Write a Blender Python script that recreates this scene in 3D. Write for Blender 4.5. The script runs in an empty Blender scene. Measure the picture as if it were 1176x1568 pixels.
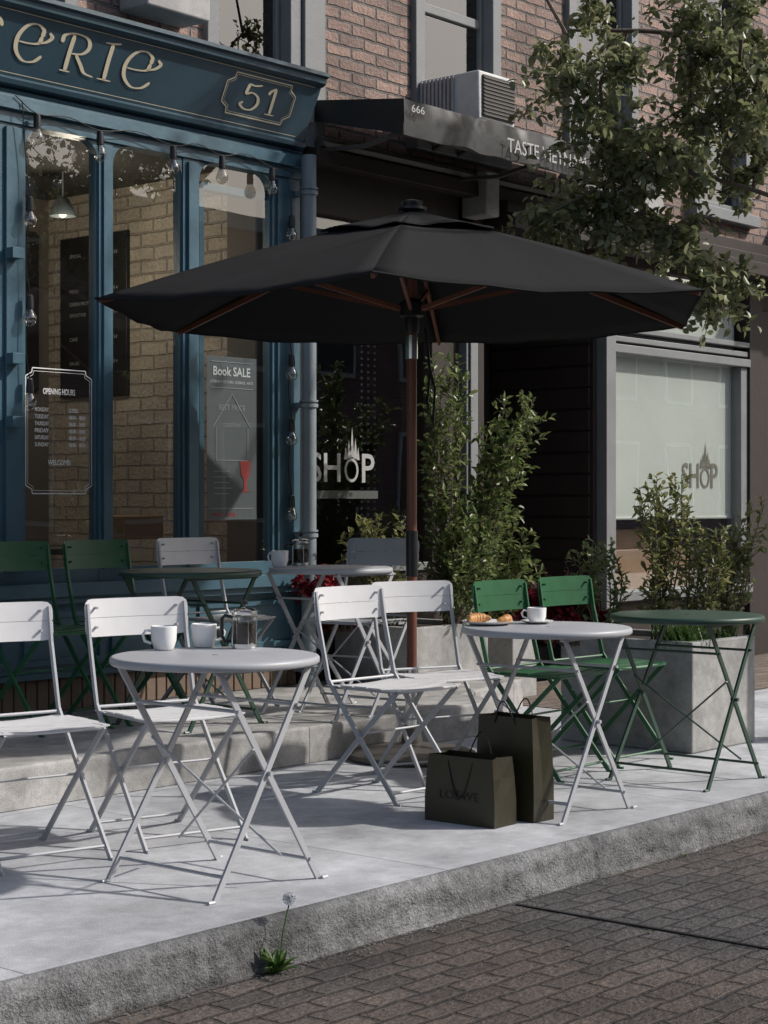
import bpy, math, random
from mathutils import Vector, Matrix, noise
R=math.radians
random.seed(7)
scene=bpy.context.scene
col=scene.collection

# ---------------------------------------------------------------- builder
class MB:
    def __init__(s): s.v=[];s.f=[];s.m=[];s.cur=0
    def add(s,vs,fs,mi=None):
        o=len(s.v); s.v+= [tuple(p) for p in vs]
        for f in fs:
            s.f.append(tuple(i+o for i in f)); s.m.append(s.cur if mi is None else mi)
        return s
    def box(s,x0,x1,y0,y1,z0,z1,mi=None):
        vs=[(x0,y0,z0),(x1,y0,z0),(x1,y1,z0),(x0,y1,z0),(x0,y0,z1),(x1,y0,z1),(x1,y1,z1),(x0,y1,z1)]
        return s.add(vs,[(0,3,2,1),(4,5,6,7),(0,1,5,4),(1,2,6,5),(2,3,7,6),(3,0,4,7)],mi)
    def pane(s,x0,x1,y,z0,z1):
        return s.add([(x0,y,z0),(x1,y,z0),(x1,y,z1),(x0,y,z1)],[(0,1,2,3)])
    def bar(s,p,q,w,t,up=(0,0,1),mi=None):
        p=Vector(p);q=Vector(q);d=(q-p).normalized();u=Vector(up)
        a=d.cross(u)
        if a.length<1e-4:a=d.cross(Vector((1,0,0)))
        a.normalize();b=a.cross(d).normalized()
        vs=[]
        for c in (p,q):
            for i,j in((-1,-1),(1,-1),(1,1),(-1,1)): vs.append(c+a*i*w/2+b*j*t/2)
        return s.add(vs,[(3,2,1,0),(4,5,6,7),(0,1,5,4),(1,2,6,5),(2,3,7,6),(3,0,4,7)],mi)
    def tube(s,pts,r,n=8,mi=None,cap=True):
        pts=[Vector(p) for p in pts]; N=len(pts)
        rs=r if isinstance(r,(list,tuple)) else [r]*N
        vs=[];prev=None
        for i,p in enumerate(pts):
            d=(pts[min(i+1,N-1)]-pts[max(i-1,0)]).normalized()
            if prev is None:
                a=d.cross(Vector((0,0,1)))
                if a.length<1e-3:a=d.cross(Vector((1,0,0)))
            else: a=prev-d*prev.dot(d)
            a.normalize();prev=a;b=d.cross(a)
            for k in range(n):
                t=2*math.pi*k/n; vs.append(p+(a*math.cos(t)+b*math.sin(t))*rs[i])
        fs=[]
        for i in range(N-1):
            for k in range(n):
                k2=(k+1)%n; fs.append((i*n+k,i*n+k2,(i+1)*n+k2,(i+1)*n+k))
        if cap: fs.append(tuple(range(n-1,-1,-1))); fs.append(tuple((N-1)*n+k for k in range(n)))
        return s.add(vs,fs,mi)
    def lathe(s,prof,c=(0,0,0),n=24,mi=None,cap=True):
        vs=[];N=len(prof)
        for r,z in prof:
            for k in range(n):
                t=2*math.pi*k/n; vs.append((c[0]+r*math.cos(t),c[1]+r*math.sin(t),c[2]+z))
        fs=[]
        for i in range(N-1):
            for k in range(n):
                k2=(k+1)%n; fs.append((i*n+k,i*n+k2,(i+1)*n+k2,(i+1)*n+k))
        if cap:
            fs.append(tuple(range(n-1,-1,-1))); fs.append(tuple((N-1)*n+k for k in range(n)))
        return s.add(vs,fs,mi)
    def mesh(s,name,mats,smooth=True,ang=35):
        me=bpy.data.meshes.new(name); me.from_pydata(s.v,[],s.f)
        if not isinstance(mats,(list,tuple)): mats=[mats]
        for m in mats: me.materials.append(m)
        for p,mi in zip(me.polygons,s.m): p.material_index=mi
        me.update()
        if smooth:
            for p in me.polygons: p.use_smooth=True
            try: me.set_sharp_from_angle(angle=R(ang))
            except Exception: pass
        return me
    def make(s,name,mats,parent=None,loc=(0,0,0),rz=0,bevel=0,smooth=True,ang=35,seg=2):
        ob=bpy.data.objects.new(name,s.mesh(name,mats,smooth,ang)); col.objects.link(ob)
        ob.location=loc; ob.rotation_euler=(0,0,rz)
        if parent: ob.parent=parent
        if bevel:
            b=ob.modifiers.new('bevel','BEVEL'); b.width=bevel;b.segments=seg;b.limit_method='ANGLE';b.angle_limit=R(40)
        return ob
def empty(name,loc=(0,0,0),rz=0,parent=None):
    e=bpy.data.objects.new(name,None); col.objects.link(e); e.location=loc; e.rotation_euler=(0,0,rz); e.empty_display_size=.1
    if parent:e.parent=parent
    return e
def inst(me,name,parent,loc=(0,0,0),rz=0):
    o=bpy.data.objects.new(name,me); col.objects.link(o); o.parent=parent; o.location=loc; o.rotation_euler=(0,0,rz); return o

# ---------------------------------------------------------------- materials
def newmat(name):
    m=bpy.data.materials.new(name); m.use_nodes=True
    nt=m.node_tree; b=nt.nodes['Principled BSDF']; return m,nt,b
def N(nt,t,**k):
    n=nt.nodes.new(t)
    for a,b in k.items():
        if a in n.inputs: n.inputs[a].default_value=b
        else: setattr(n,a,b)
    return n
def c4(c): return (c[0],c[1],c[2],1)
def simple(name,c,rough=.5,metal=0,var=.12,scale=8,bump=0,bscale=60,spec=.5):
    m,nt,b=newmat(name); L=nt.links.new
    tc=N(nt,'ShaderNodeTexCoord'); nz=N(nt,'ShaderNodeTexNoise',Scale=scale,Detail=3.0,Roughness=.6)
    L(tc.outputs['Object'],nz.inputs['Vector'])
    mx=N(nt,'ShaderNodeMix',data_type='RGBA')
    mx.inputs[6].default_value=c4([x*(1-var) for x in c]); mx.inputs[7].default_value=c4([min(1,x*(1+var)) for x in c])
    L(nz.outputs['Fac'],mx.inputs[0]); L(mx.outputs[2],b.inputs['Base Color'])
    b.inputs['Metallic'].default_value=metal
    b.inputs['Specular IOR Level'].default_value=spec
    mr=N(nt,'ShaderNodeMapRange'); mr.inputs[3].default_value=max(0,rough-.08); mr.inputs[4].default_value=min(1,rough+.1)
    L(nz.outputs['Fac'],mr.inputs[0]); L(mr.outputs[0],b.inputs['Roughness'])
    if bump:
        n2=N(nt,'ShaderNodeTexNoise',Scale=bscale,Detail=3.0); L(tc.outputs['Object'],n2.inputs['Vector'])
        bp=N(nt,'ShaderNodeBump',Strength=bump,Distance=.01); L(n2.outputs['Fac'],bp.inputs['Height']); L(bp.outputs[0],b.inputs['Normal'])
    return m
def brickmat(name,c1,c2,mortar,axes='XZ',bw=.215,rh=.075,ms=.007,rough=.85,bump=.6,dirt=.35,offset=.5,warp=.012,fine=.28,bias=0,bd=.008,tint=None):
    m,nt,b=newmat(name); L=nt.links.new
    tc=N(nt,'ShaderNodeTexCoord'); sp=N(nt,'ShaderNodeSeparateXYZ'); cb=N(nt,'ShaderNodeCombineXYZ')
    L(tc.outputs['Object'],sp.inputs[0]); L(sp.outputs[axes[0]],cb.inputs[0]); L(sp.outputs[axes[1]],cb.inputs[1])
    nw=N(nt,'ShaderNodeTexNoise',Scale=9.0,Detail=2.0); L(cb.outputs[0],nw.inputs['Vector'])
    sub=N(nt,'ShaderNodeVectorMath',operation='SUBTRACT'); sub.inputs[1].default_value=(.5,.5,.5); L(nw.outputs['Color'],sub.inputs[0])
    sc=N(nt,'ShaderNodeVectorMath',operation='SCALE'); sc.inputs['Scale'].default_value=warp; L(sub.outputs[0],sc.inputs[0])
    ad=N(nt,'ShaderNodeVectorMath',operation='ADD'); L(cb.outputs[0],ad.inputs[0]); L(sc.outputs[0],ad.inputs[1])
    br=N(nt,'ShaderNodeTexBrick'); br.offset=offset
    br.inputs['Color1'].default_value=c4(c1);br.inputs['Color2'].default_value=c4(c2);br.inputs['Mortar'].default_value=c4(mortar)
    br.inputs['Scale'].default_value=1;br.inputs['Brick Width'].default_value=bw;br.inputs['Row Height'].default_value=rh
    br.inputs['Mortar Size'].default_value=ms;br.inputs['Mortar Smooth'].default_value=.5;br.inputs['Bias'].default_value=bias
    L(ad.outputs[0],br.inputs['Vector'])
    n1=N(nt,'ShaderNodeTexNoise',Scale=1.6,Detail=5.0,Roughness=.65); L(cb.outputs[0],n1.inputs['Vector'])
    mr=N(nt,'ShaderNodeMapRange'); mr.inputs[1].default_value=.3;mr.inputs[2].default_value=.7; mr.inputs[3].default_value=1-dirt;mr.inputs[4].default_value=1+dirt*.6
    L(n1.outputs['Fac'],mr.inputs[0])
    n2=N(nt,'ShaderNodeTexNoise',Scale=45.0,Detail=4.0,Roughness=.65); L(cb.outputs[0],n2.inputs['Vector'])
    mr2=N(nt,'ShaderNodeMapRange'); mr2.inputs[1].default_value=.25;mr2.inputs[2].default_value=.75;mr2.inputs[3].default_value=1-fine;mr2.inputs[4].default_value=1+fine; L(n2.outputs['Fac'],mr2.inputs[0])
    mu=N(nt,'ShaderNodeMath',operation='MULTIPLY'); L(mr.outputs[0],mu.inputs[0]); L(mr2.outputs[0],mu.inputs[1])
    src=br.outputs['Color']
    if tint:
        n3=N(nt,'ShaderNodeTexNoise',Scale=.55,Detail=3.0); L(cb.outputs[0],n3.inputs['Vector'])
        m3=N(nt,'ShaderNodeMapRange'); m3.inputs[1].default_value=.4;m3.inputs[2].default_value=.62; L(n3.outputs['Fac'],m3.inputs[0])
        mxx=N(nt,'ShaderNodeMix',data_type='RGBA'); mxx.blend_type='MULTIPLY'; mxx.inputs[7].default_value=c4(tint)
        L(m3.outputs[0],mxx.inputs[0]); L(src,mxx.inputs[6]); src=mxx.outputs[2]
    vs=N(nt,'ShaderNodeVectorMath',operation='SCALE'); L(src,vs.inputs[0]); L(mu.outputs[0],vs.inputs['Scale'])
    L(vs.outputs[0],b.inputs['Base Color']); b.inputs['Roughness'].default_value=rough
    h=N(nt,'ShaderNodeMath',operation='MULTIPLY_ADD'); h.inputs[1].default_value=-1.0; L(br.outputs['Fac'],h.inputs[0])
    h2=N(nt,'ShaderNodeMath',operation='MULTIPLY'); h2.inputs[1].default_value=.8; L(n2.outputs['Fac'],h2.inputs[0]); L(h2.outputs[0],h.inputs[2])
    bp=N(nt,'ShaderNodeBump',Strength=bump,Distance=bd); L(h.outputs[0],bp.inputs['Height']); L(bp.outputs[0],b.inputs['Normal'])
    return m
def stone(name,c,speck=.25,sscale=220,stain=.25,bump=.25,rough=.85,slab=None,bd=.006,mids=14.0):
    m,nt,b=newmat(name); L=nt.links.new
    tc=N(nt,'ShaderNodeTexCoord')
    a=N(nt,'ShaderNodeTexNoise',Scale=1.3,Detail=6.0,Roughness=.65); L(tc.outputs['Object'],a.inputs['Vector'])
    s=N(nt,'ShaderNodeTexNoise',Scale=float(sscale),Detail=2.0,Roughness=.7); L(tc.outputs['Object'],s.inputs['Vector'])
    mid=N(nt,'ShaderNodeTexNoise',Scale=mids,Detail=5.0,Roughness=.7); L(tc.outputs['Object'],mid.inputs['Vector'])
    m1=N(nt,'ShaderNodeMapRange');m1.inputs[1].default_value=.32;m1.inputs[2].default_value=.68;m1.inputs[3].default_value=1-stain;m1.inputs[4].default_value=1+stain*.5;L(a.outputs['Fac'],m1.inputs[0])
    m2=N(nt,'ShaderNodeMapRange');m2.inputs[1].default_value=.3;m2.inputs[2].default_value=.7;m2.inputs[3].default_value=1-speck;m2.inputs[4].default_value=1+speck;L(s.outputs['Fac'],m2.inputs[0])
    m3=N(nt,'ShaderNodeMapRange');m3.inputs[1].default_value=.3;m3.inputs[2].default_value=.7;m3.inputs[3].default_value=1-stain*.5;m3.inputs[4].default_value=1+stain*.35;L(mid.outputs['Fac'],m3.inputs[0])
    p=N(nt,'ShaderNodeMath',operation='MULTIPLY');L(m1.outputs[0],p.inputs[0]);L(m2.outputs[0],p.inputs[1])
    p2=N(nt,'ShaderNodeMath',operation='MULTIPLY');L(p.outputs[0],p2.inputs[0]);L(m3.outputs[0],p2.inputs[1])
    vs=N(nt,'ShaderNodeVectorMath',operation='SCALE'); vs.inputs[0].default_value=c
    L(p2.outputs[0],vs.inputs['Scale'])
    out=vs.outputs[0]
    hsum=N(nt,'ShaderNodeMath',operation='MULTIPLY_ADD');hsum.inputs[1].default_value=.5;L(s.outputs['Fac'],hsum.inputs[0]);L(mid.outputs['Fac'],hsum.inputs[2]); hout=hsum.outputs[0]
    if slab:
        br=N(nt,'ShaderNodeTexBrick'); br.offset=0
        br.inputs['Color1'].default_value=(1,1,1,1);br.inputs['Color2'].default_value=(.86,.86,.87,1);br.inputs['Mortar'].default_value=(.45,.45,.45,1)
        br.inputs['Scale'].default_value=1;br.inputs['Brick Width'].default_value=slab[0];br.inputs['Row Height'].default_value=slab[1];br.inputs['Mortar Size'].default_value=.004;br.inputs['Mortar Smooth'].default_value=.4
        mp=N(nt,'ShaderNodeMapping'); mp.inputs['Location'].default_value=(slab[2],slab[3],0); L(tc.outputs['Object'],mp.inputs[0]); L(mp.outputs[0],br.inputs['Vector'])
        mm=N(nt,'ShaderNodeVectorMath',operation='MULTIPLY');L(out,mm.inputs[0]);L(br.outputs['Color'],mm.inputs[1]);out=mm.outputs[0]
        hh=N(nt,'ShaderNodeMath',operation='MULTIPLY_ADD');hh.inputs[1].default_value=-1.5;L(br.outputs['Fac'],hh.inputs[0]);L(hout,hh.inputs[2]);hout=hh.outputs[0]
    L(out,b.inputs['Base Color']); b.inputs['Roughness'].default_value=rough
    bp=N(nt,'ShaderNodeBump',Strength=bump,Distance=bd); L(hout,bp.inputs['Height']); L(bp.outputs[0],b.inputs['Normal'])
    return m
def leafmat(name,cols,transl=.3,rough=.4):
    m,nt,b=newmat(name); L=nt.links.new
    g=N(nt,'ShaderNodeNewGeometry'); cr=N(nt,'ShaderNodeValToRGB')
    els=cr.color_ramp.elements
    while len(els)<len(cols): els.new(.5)
    for i,c in enumerate(cols): els[i].position=i/(len(cols)-1); els[i].color=c4(c)
    L(g.outputs['Random Per Island'],cr.inputs[0]); L(cr.outputs[0],b.inputs['Base Color']); b.inputs['Roughness'].default_value=rough
    tr=N(nt,'ShaderNodeBsdfTranslucent'); L(cr.outputs[0],tr.inputs[0])
    mx=N(nt,'ShaderNodeMixShader'); mx.inputs[0].default_value=transl
    L(b.outputs[0],mx.inputs[1]);L(tr.outputs[0],mx.inputs[2]);L(mx.outputs[0],nt.nodes['Material Output'].inputs[0])
    return m
def glassmat(name,tint=(.9,.93,.93),base=.05,grz=.8,rough=0.0):
    m=bpy.data.materials.new(name); m.use_nodes=True; nt=m.node_tree; nt.nodes.clear(); L=nt.links.new
    o=N(nt,'ShaderNodeOutputMaterial');t=N(nt,'ShaderNodeBsdfTransparent');t.inputs[0].default_value=c4(tint)
    g=N(nt,'ShaderNodeBsdfGlossy');g.inputs['Roughness'].default_value=rough;g.inputs[0].default_value=(1,1,1,1)
    f=N(nt,'ShaderNodeLayerWeight'); pw=N(nt,'ShaderNodeMath',operation='POWER'); pw.inputs[1].default_value=4.0; L(f.outputs['Facing'],pw.inputs[0])
    mx=N(nt,'ShaderNodeMixShader')
    ad=N(nt,'ShaderNodeMath',operation='MULTIPLY_ADD');ad.inputs[1].default_value=grz;ad.inputs[2].default_value=base;ad.use_clamp=True
    L(pw.outputs[0],ad.inputs[0]);L(ad.outputs[0],mx.inputs[0]);L(t.outputs[0],mx.inputs[1]);L(g.outputs[0],mx.inputs[2])
    nz=N(nt,'ShaderNodeTexNoise',Scale=1.5,Detail=1.0); tc=N(nt,'ShaderNodeTexCoord'); L(tc.outputs['Object'],nz.inputs['Vector'])
    bp=N(nt,'ShaderNodeBump',Strength=.05,Distance=.02); L(nz.outputs['Fac'],bp.inputs['Height']); L(bp.outputs[0],g.inputs['Normal'])
    L(mx.outputs[0],o.inputs[0]); return m
def emis(name,c,s):
    m,nt,b=newmat(name); b.inputs['Base Color'].default_value=c4(c); b.inputs['Emission Color'].default_value=c4(c); b.inputs['Emission Strength'].default_value=s; return m

M={}
M['blue']=simple('blue_paint',(.052,.112,.148),.34,var=.25,scale=5,bump=.12,bscale=26)
M['blued']=simple('blue_paint_sign',(.032,.066,.090),.4,var=.2,scale=4,bump=.08)
M['cream']=simple('cream_gold_paint',(.62,.55,.40),.45)
M['white']=simple('white_powder_coat',(.64,.64,.65),.4,var=.07,scale=12)
M['green']=simple('green_powder_coat',(.023,.105,.044),.38,var=.15,scale=12)
M['dgreen']=simple('dark_green_coat',(.028,.062,.042),.4,var=.1,scale=12)
M['grey']=simple('grey_powder_coat',(.37,.38,.40),.42,var=.08,scale=12)
M['black']=simple('black_plastic',(.012,.012,.013),.35,var=.2)
M['fabric']=simple('black_canvas',(.0135,.0135,.0145),.88,var=.35,scale=4,bump=.3,bscale=240,spec=.2)
M['awn']=simple('awning_canvas',(.022,.022,.022),.55,var=.5,scale=4,bump=.35,bscale=9,spec=.4)
M['wood']=simple('umbrella_wood',(.15,.055,.032),.45,var=.3,scale=9)
M['chrome']=simple('chrome',(.7,.7,.7),.15,metal=1,var=.05)
M['steel']=simple('dark_steel',(.10,.09,.08),.5,metal=.4,var=.25)
M['porc']=simple('white_porcelain',(.8,.8,.79),.2,var=.03)
M['coffee']=simple('coffee',(.012,.006,.003),.15,var=.2)
M['croi']=simple('croissant_crust',(.45,.22,.07),.5,var=.4,scale=40,bump=.3)
M['bag']=simple('olive_paper',(.028,.025,.012),.36,var=.2,scale=6,bump=.10,bscale=12)
M['bagtxt']=simple('bag_print',(.008,.007,.005),.5)
M['concrete']=stone('pale_concrete',(.36,.357,.345),.12,150,.5,.35)
M['slab']=stone('pavement_concrete',(.47,.482,.50),.20,200,.42,.35,slab=(1.7,2.2,.55,1.05),mids=9.0)
M['step']=stone('step_concrete',(.40,.392,.375),.18,180,.6,.5,slab=(2.3,3.0,.9,0),mids=9.0)
M['kerb']=stone('granite_kerb',(.185,.187,.19),.32,110,.75,.9,bd=.014,mids=20.0)
M['street']=brickmat('street_pavers',(.092,.084,.079),(.056,.053,.054),(.040,.037,.034),'XY',.185,.092,.011,.6,1.0,.55,warp=.030,fine=.6,bd=.016,tint=(1.12,.93,.80))
M['pavers']=brickmat('brown_pavers',(.20,.15,.115),(.14,.11,.09),(.06,.05,.045),'XY',.21,.105,.008,.85,.6,.3)
M['brick']=brickmat('red_brick',(.36,.245,.20),(.235,.165,.14),(.145,.13,.12),'XZ',.215,.070,.011,.85,1.0,.4,warp=.022,bd=.018)
M['brick2']=brickmat('far_brick',(.20,.10,.08),(.28,.15,.12),(.3,.28,.26),'XZ')
M['inbrick']=brickmat('painted_interior_brick',(.43,.375,.30),(.37,.32,.255),(.29,.25,.20),'YZ',.235,.083,.008,.75,1.0,.35,warp=.022,bd=.018)
M['stonetrim']=stone('grey_stone_trim',(.40,.39,.38),.08,90,.3,.2)
M['trim']=simple('grey_window_trim',(.17,.178,.18),.55,var=.25,scale=6,bump=.15)
M['brown']=simple('dark_brown_wood',(.032,.024,.020),.62,var=.3,scale=7,bump=.15,bscale=25,spec=.3)
M['slat']=simple('weathered_slat',(.15,.105,.075),.7,var=.35,scale=6,bump=.2)
M['pipe']=simple('painted_pipe',(.19,.225,.245),.45,var=.25,scale=7,bump=.15)
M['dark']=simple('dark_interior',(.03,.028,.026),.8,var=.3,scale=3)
M['board']=simple('menu_board',(.014,.014,.015),.45,var=.2)
M['chalk']=simple('white_print',(.75,.75,.73),.6,var=.05)
M['fade']=simple('faded_print',(.38,.38,.37),.6,var=.05)
M['redp']=simple('red_print',(.42,.06,.05),.6)
M['reflsheet']=simple('reflection_sheet',(.70,.73,.68),.8,var=.16,scale=1.2)  # pale colour stands in for the bright reflection in the right window
M['iwall']=simple('interior_plaster',(.14,.12,.10),.8,var=.1)
M['iwood']=simple('light_wood',(.42,.26,.15),.5,var=.15)
M['glass']=glassmat('shop_glass',(.82,.85,.85),.10,1.1)
M['dglass']=glassmat('dark_glass',(.35,.38,.40),.12,.9)
M['jar']=glassmat('clear_glass',(.92,.93,.93),.05,.7)
M['bulb']=glassmat('bulb_glass',(.80,.78,.74),.16,.6,.03)
M['bark']=simple('tree_bark',(.13,.10,.075),.85,var=.35,scale=20,bump=.6,bscale=50)
M['soil']=simple('soil',(.03,.022,.016),.95,var=.4,scale=30,bump=.8,bscale=60)
M['lamp']=emis('lamp_glow',(1,.78,.5),2.0)
M['leafT']=leafmat('tree_leaves',[(.12,.145,.055),(.21,.235,.11),(.34,.34,.19),(.16,.185,.08)],.45,.36)
M['leafS']=leafmat('shrub_leaves',[(.07,.115,.035),(.14,.19,.065),(.24,.27,.10),(.10,.145,.045)],.38,.36)
M['leafY']=leafmat('young_leaves',[(.12,.16,.05),(.21,.24,.09),(.32,.30,.12),(.12,.15,.05)],.4,.36)
M['leafR']=leafmat('red_leaves',[(.16,.012,.02),(.28,.02,.035),(.10,.015,.02)],.25,.4)
M['grass']=leafmat('grass_blades',[(.05,.11,.02),(.09,.17,.035)],.3,.5)
M['puff']=simple('dandelion_puff',(.5,.52,.55),.9)

# ---------------------------------------------------------------- ground
g=MB(); g.add([(-150,-150,-.15),(200,-150,-.15),(200,150,-.15),(-150,150,-.15)],[(0,1,2,3)])
g.make('street_ground',M['street'],smooth=False)
j=MB(); j.bar((4.83,3.57,-.147),(4.97,-6,-.147),.016,.004); j.make('street_joint',M['black'])

b=MB(); b.box(-12,40,3.668,7.02,-.15,0); b.make('pavement',M['slab'],smooth=False)
k=MB()
prof=[(3.60,-.16),(3.60,-.145),(3.60,-.13),(3.60,-.115),(3.60,-.10),(3.60,-.085),(3.60,-.07),(3.60,-.055),(3.60,-.04),(3.601,-.027),(3.606,-.015),(3.614,-.006),(3.622,-.001),(3.632,0),(3.642,0)]
x=-6.0; xs=[]
while x<22: xs.append(x); x+= .014 if 1.5<x<9.5 else .08
vs=[];fs=[]
for xi in xs:
    for jx,(y,z) in enumerate(prof):
        w=max(0,1-max(0,(y-3.60))/.042)
        n1=noise.noise(Vector((xi*7,z*22,1.3)))*.011+noise.noise(Vector((xi*24,z*50,7)))*.006+noise.noise(Vector((xi*60,z*90,4)))*.0025+noise.noise(Vector((xi*2,0,3)))*.006
        jt=abs((xi+.35)%1.9); dj=.010*max(0,1-min(jt,1.9-jt)/.015)
        edge=max(0,1-abs(z+.012)/.03)
        n2=abs(noise.noise(Vector((xi*10,2,9))))*.016*edge+max(0,noise.noise(Vector((xi*4,6,9)))-.2)*.06*edge
        vs.append((xi,y+w*(n1+dj+n2+.004),z-(n2*.5 if -.03<z and y<3.63 else 0)))
P=len(prof)
for i in range(len(xs)-1):
    for jj in range(P-1): fs.append((i*P+jj,(i+1)*P+jj,(i+1)*P+jj+1,i*P+jj+1))
k.add(vs,fs); k.make('kerb',M['kerb'],ang=60)
b=MB(); b.box(-12,40,3.642,3.6675,-.15,-.0005); b.make('kerb_backing',M['slab'],smooth=False)
poly=[(-6,5.61),(7.25,5.61),(7.42,5.66),(7.52,5.78),(7.55,5.95),(8.45,6.2),(8.5,7.0),(-6,7.0)]
st=MB(); n=len(poly)
st.add([(x,y,.003) for x,y in poly]+[(x,y,.17) for x,y in poly],[tuple(range(n,2*n))]+[(i,(i+1)%n,n+(i+1)%n,n+i) for i in range(n)])
st.make('raised_step',M['step'],bevel=.014,seg=3,smooth=False)
pv=MB(); pv.add([(8.52,5.65,.004),(30,5.65,.004),(30,7.0,.004),(8.52,7.0,.004)],[(0,1,2,3)]); pv.make('brown_paver_path',M['pavers'],smooth=False)

# ---------------------------------------------------------------- text helpers
def textmesh(body,x0,z0,h,y,mat,parent,w=None,name='lettering',center=False,face='-Y',spacing=1.0,bold=0):
    cu=bpy.data.curves.new('t','FONT'); cu.body=body; cu.size=1; cu.space_character=spacing; cu.offset=bold; cu.resolution_u=3
    to=bpy.data.objects.new('t',cu); col.objects.link(to)
    bpy.context.view_layer.update()
    me=bpy.data.meshes.new_from_object(to.evaluated_get(bpy.context.evaluated_depsgraph_get()))
    bpy.data.objects.remove(to)
    xs_=[v.co.x for v in me.vertices]; ys_=[v.co.y for v in me.vertices]
    if not xs_: return
    ax,bx,ay,by=min(xs_),max(xs_),min(ys_),max(ys_)
    s=h/(by-ay); sx=s if w is None else w/(bx-ax)
    W=(bx-ax)*sx
    for v in me.vertices:
        lx=(v.co.x-ax)*sx-(W/2 if center else 0); lz=(v.co.y-ay)*s
        if face=='-Y': v.co=Vector((x0+lx,y,z0+lz))
        else: v.co=Vector((y,x0-lx,z0+lz))
    me.materials.clear(); me.materials.append(mat)
    ob=bpy.data.objects.new(name,me); col.objects.link(ob); ob.parent=parent; return ob
def crom(pts,n=8):
    p=[Vector(q) for q in pts]; out=[]
    p=[p[0]*2-p[1]]+p+[p[-1]*2-p[-2]]
    for i in range(1,len(p)-2):
        for k_ in range(n):
            t=k_/n; a,b_,c,d=p[i-1],p[i],p[i+1],p[i+2]
            out.append(.5*((2*b_)+(c-a)*t+(2*a-5*b_+4*c-d)*t*t+(3*b_-a-3*c+d)*t**3))
    out.append(p[-2]); return out
def ribbon(mb,pts,f,wmin,wmax,smooth=True,const=None,ends=.6):
    q=crom([(a,b_) for a,b_ in pts]) if smooth else [Vector(p) for p in pts]
    vs=[];L_=len(q)
    for i,p in enumerate(q):
        d=(q[min(i+1,L_-1)]-q[max(i-1,0)])
        if d.length<1e-6:d=Vector((1,0))
        d.normalize(); nrm=Vector((-d.y,d.x))
        w=const if const else wmin+(wmax-wmin)*abs(d.y)**1.3
        if smooth: w*=min(1,ends+min(i,L_-1-i)/4)
        vs.append(f(*(p+nrm*w/2))); vs.append(f(*(p-nrm*w/2)))
    mb.add(vs,[(2*i,2*i+1,2*i+3,2*i+2) for i in range(L_-1)])
glyph={
 'e':(.9,[[(.80,.70),(.78,.88),(.55,.98),(.28,.88),(.10,.58),(.14,.24),(.40,.02),(.70,.04),(.92,.22)],[(.16,.47),(.45,.47),(.72,.52),(.80,.70)],[(.72,.52),(.95,.60),(1.08,.74),(.98,.84)]]),
 'R':(.95,[[(.24,.0),(.24,.5),(.26,.98)],[(-.02,.72),(.02,.92),(.30,1.02),(.62,.96),(.72,.74),(.58,.54),(.28,.48)],[(.42,.48),(.60,.26),(.76,.06),(1.02,.0)],[(.10,.0),(.38,.0)]]),
 'I':(.35,[[(.18,.0),(.17,.5),(.18,1.0)],[(.0,.0),(.36,.0)],[(-.02,.98),(.2,1.0),(.38,1.04)]]),
 'C':(.9,[[(.88,.74),(.76,.92),(.52,1.0),(.24,.88),(.06,.5),(.20,.14),(.5,.0),(.78,.08),(.92,.26)]]),
 'P':(.8,[[(.2,0),(.2,.5),(.22,.98)],[(0,.75),(.05,.94),(.3,1.02),(.62,.95),(.7,.72),(.55,.5),(.25,.45)],[(.06,0),(.34,0)]]),
 '5':(.8,[[(.24,.96),(.5,.93),(.78,1.0)],[(.26,.95),(.22,.75),(.20,.56)],[(.20,.56),(.45,.66),(.72,.54),(.78,.28),(.58,.04),(.28,.02),(.08,.16),(.18,.26)]]),
 '1':(.5,[[(.3,0),(.3,.5),(.3,1.0)],[(.04,.74),(.14,.88),(.3,1.0)],[(.1,0),(.5,0)]]),
}

# ---------------------------------------------------------------- brick building
bld=empty('brick_building')
F=7.0
wins=[(3.3,3.95),(5.0,5.7),(6.72,7.31),(8.46,9.18),(10.08,10.80),(11.7,12.42),(13.3,14.02),(14.9,15.62),(16.5,17.2)]
ZB,ZT=3.42,5.3
w=MB(); x=-2
for a,bb in wins: w.box(x,a,F,F+.3,3.2,7.6); x=bb
w.box(x,26,F,F+.3,3.2,7.6)
for a,bb in wins: w.box(a,bb,F+.001,F+.3,3.2,ZB); w.box(a,bb,F+.001,F+.3,ZT,7.6)
w.make('brick_wall',M['brick'],bld,smooth=False)
t=MB()
for a,bb in wins:
    t.box(a-.07,a+.02,F-.04,F+.12,ZB,ZT+.05); t.box(bb-.02,bb+.07,F-.04,F+.12,ZB,ZT+.05)
    t.box(a+.02,a+.05,F+.04,F+.10,ZB,ZT); t.box(bb-.05,bb-.02,F+.04,F+.10,ZB,ZT)
    t.box(a-.12,bb+.12,F-.09,F+.14,ZB-.09,ZB-.002)
    t.box(a-.12,bb+.12,F-.06,F+.14,ZT+.052,ZT+.22)
    t.box(a+.05,bb-.05,F+.045,F+.095,4.22,4.28); t.box(a+.05,bb-.05,F+.045,F+.095,ZB,ZB+.07)
t.box(7.385,7.56,F-.06,F-.002,3.2,7.6)
t.make('window_trim',M['trim'],bld,bevel=.006)
gl=MB();ct=MB()
for a,bb in wins:
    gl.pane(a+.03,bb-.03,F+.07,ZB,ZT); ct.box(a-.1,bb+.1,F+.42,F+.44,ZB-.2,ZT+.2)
gl.make('upper_window_glass',M['dglass'],bld,smooth=False); ct.make('upper_room_dark',M['dark'],bld,smooth=False)
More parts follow.
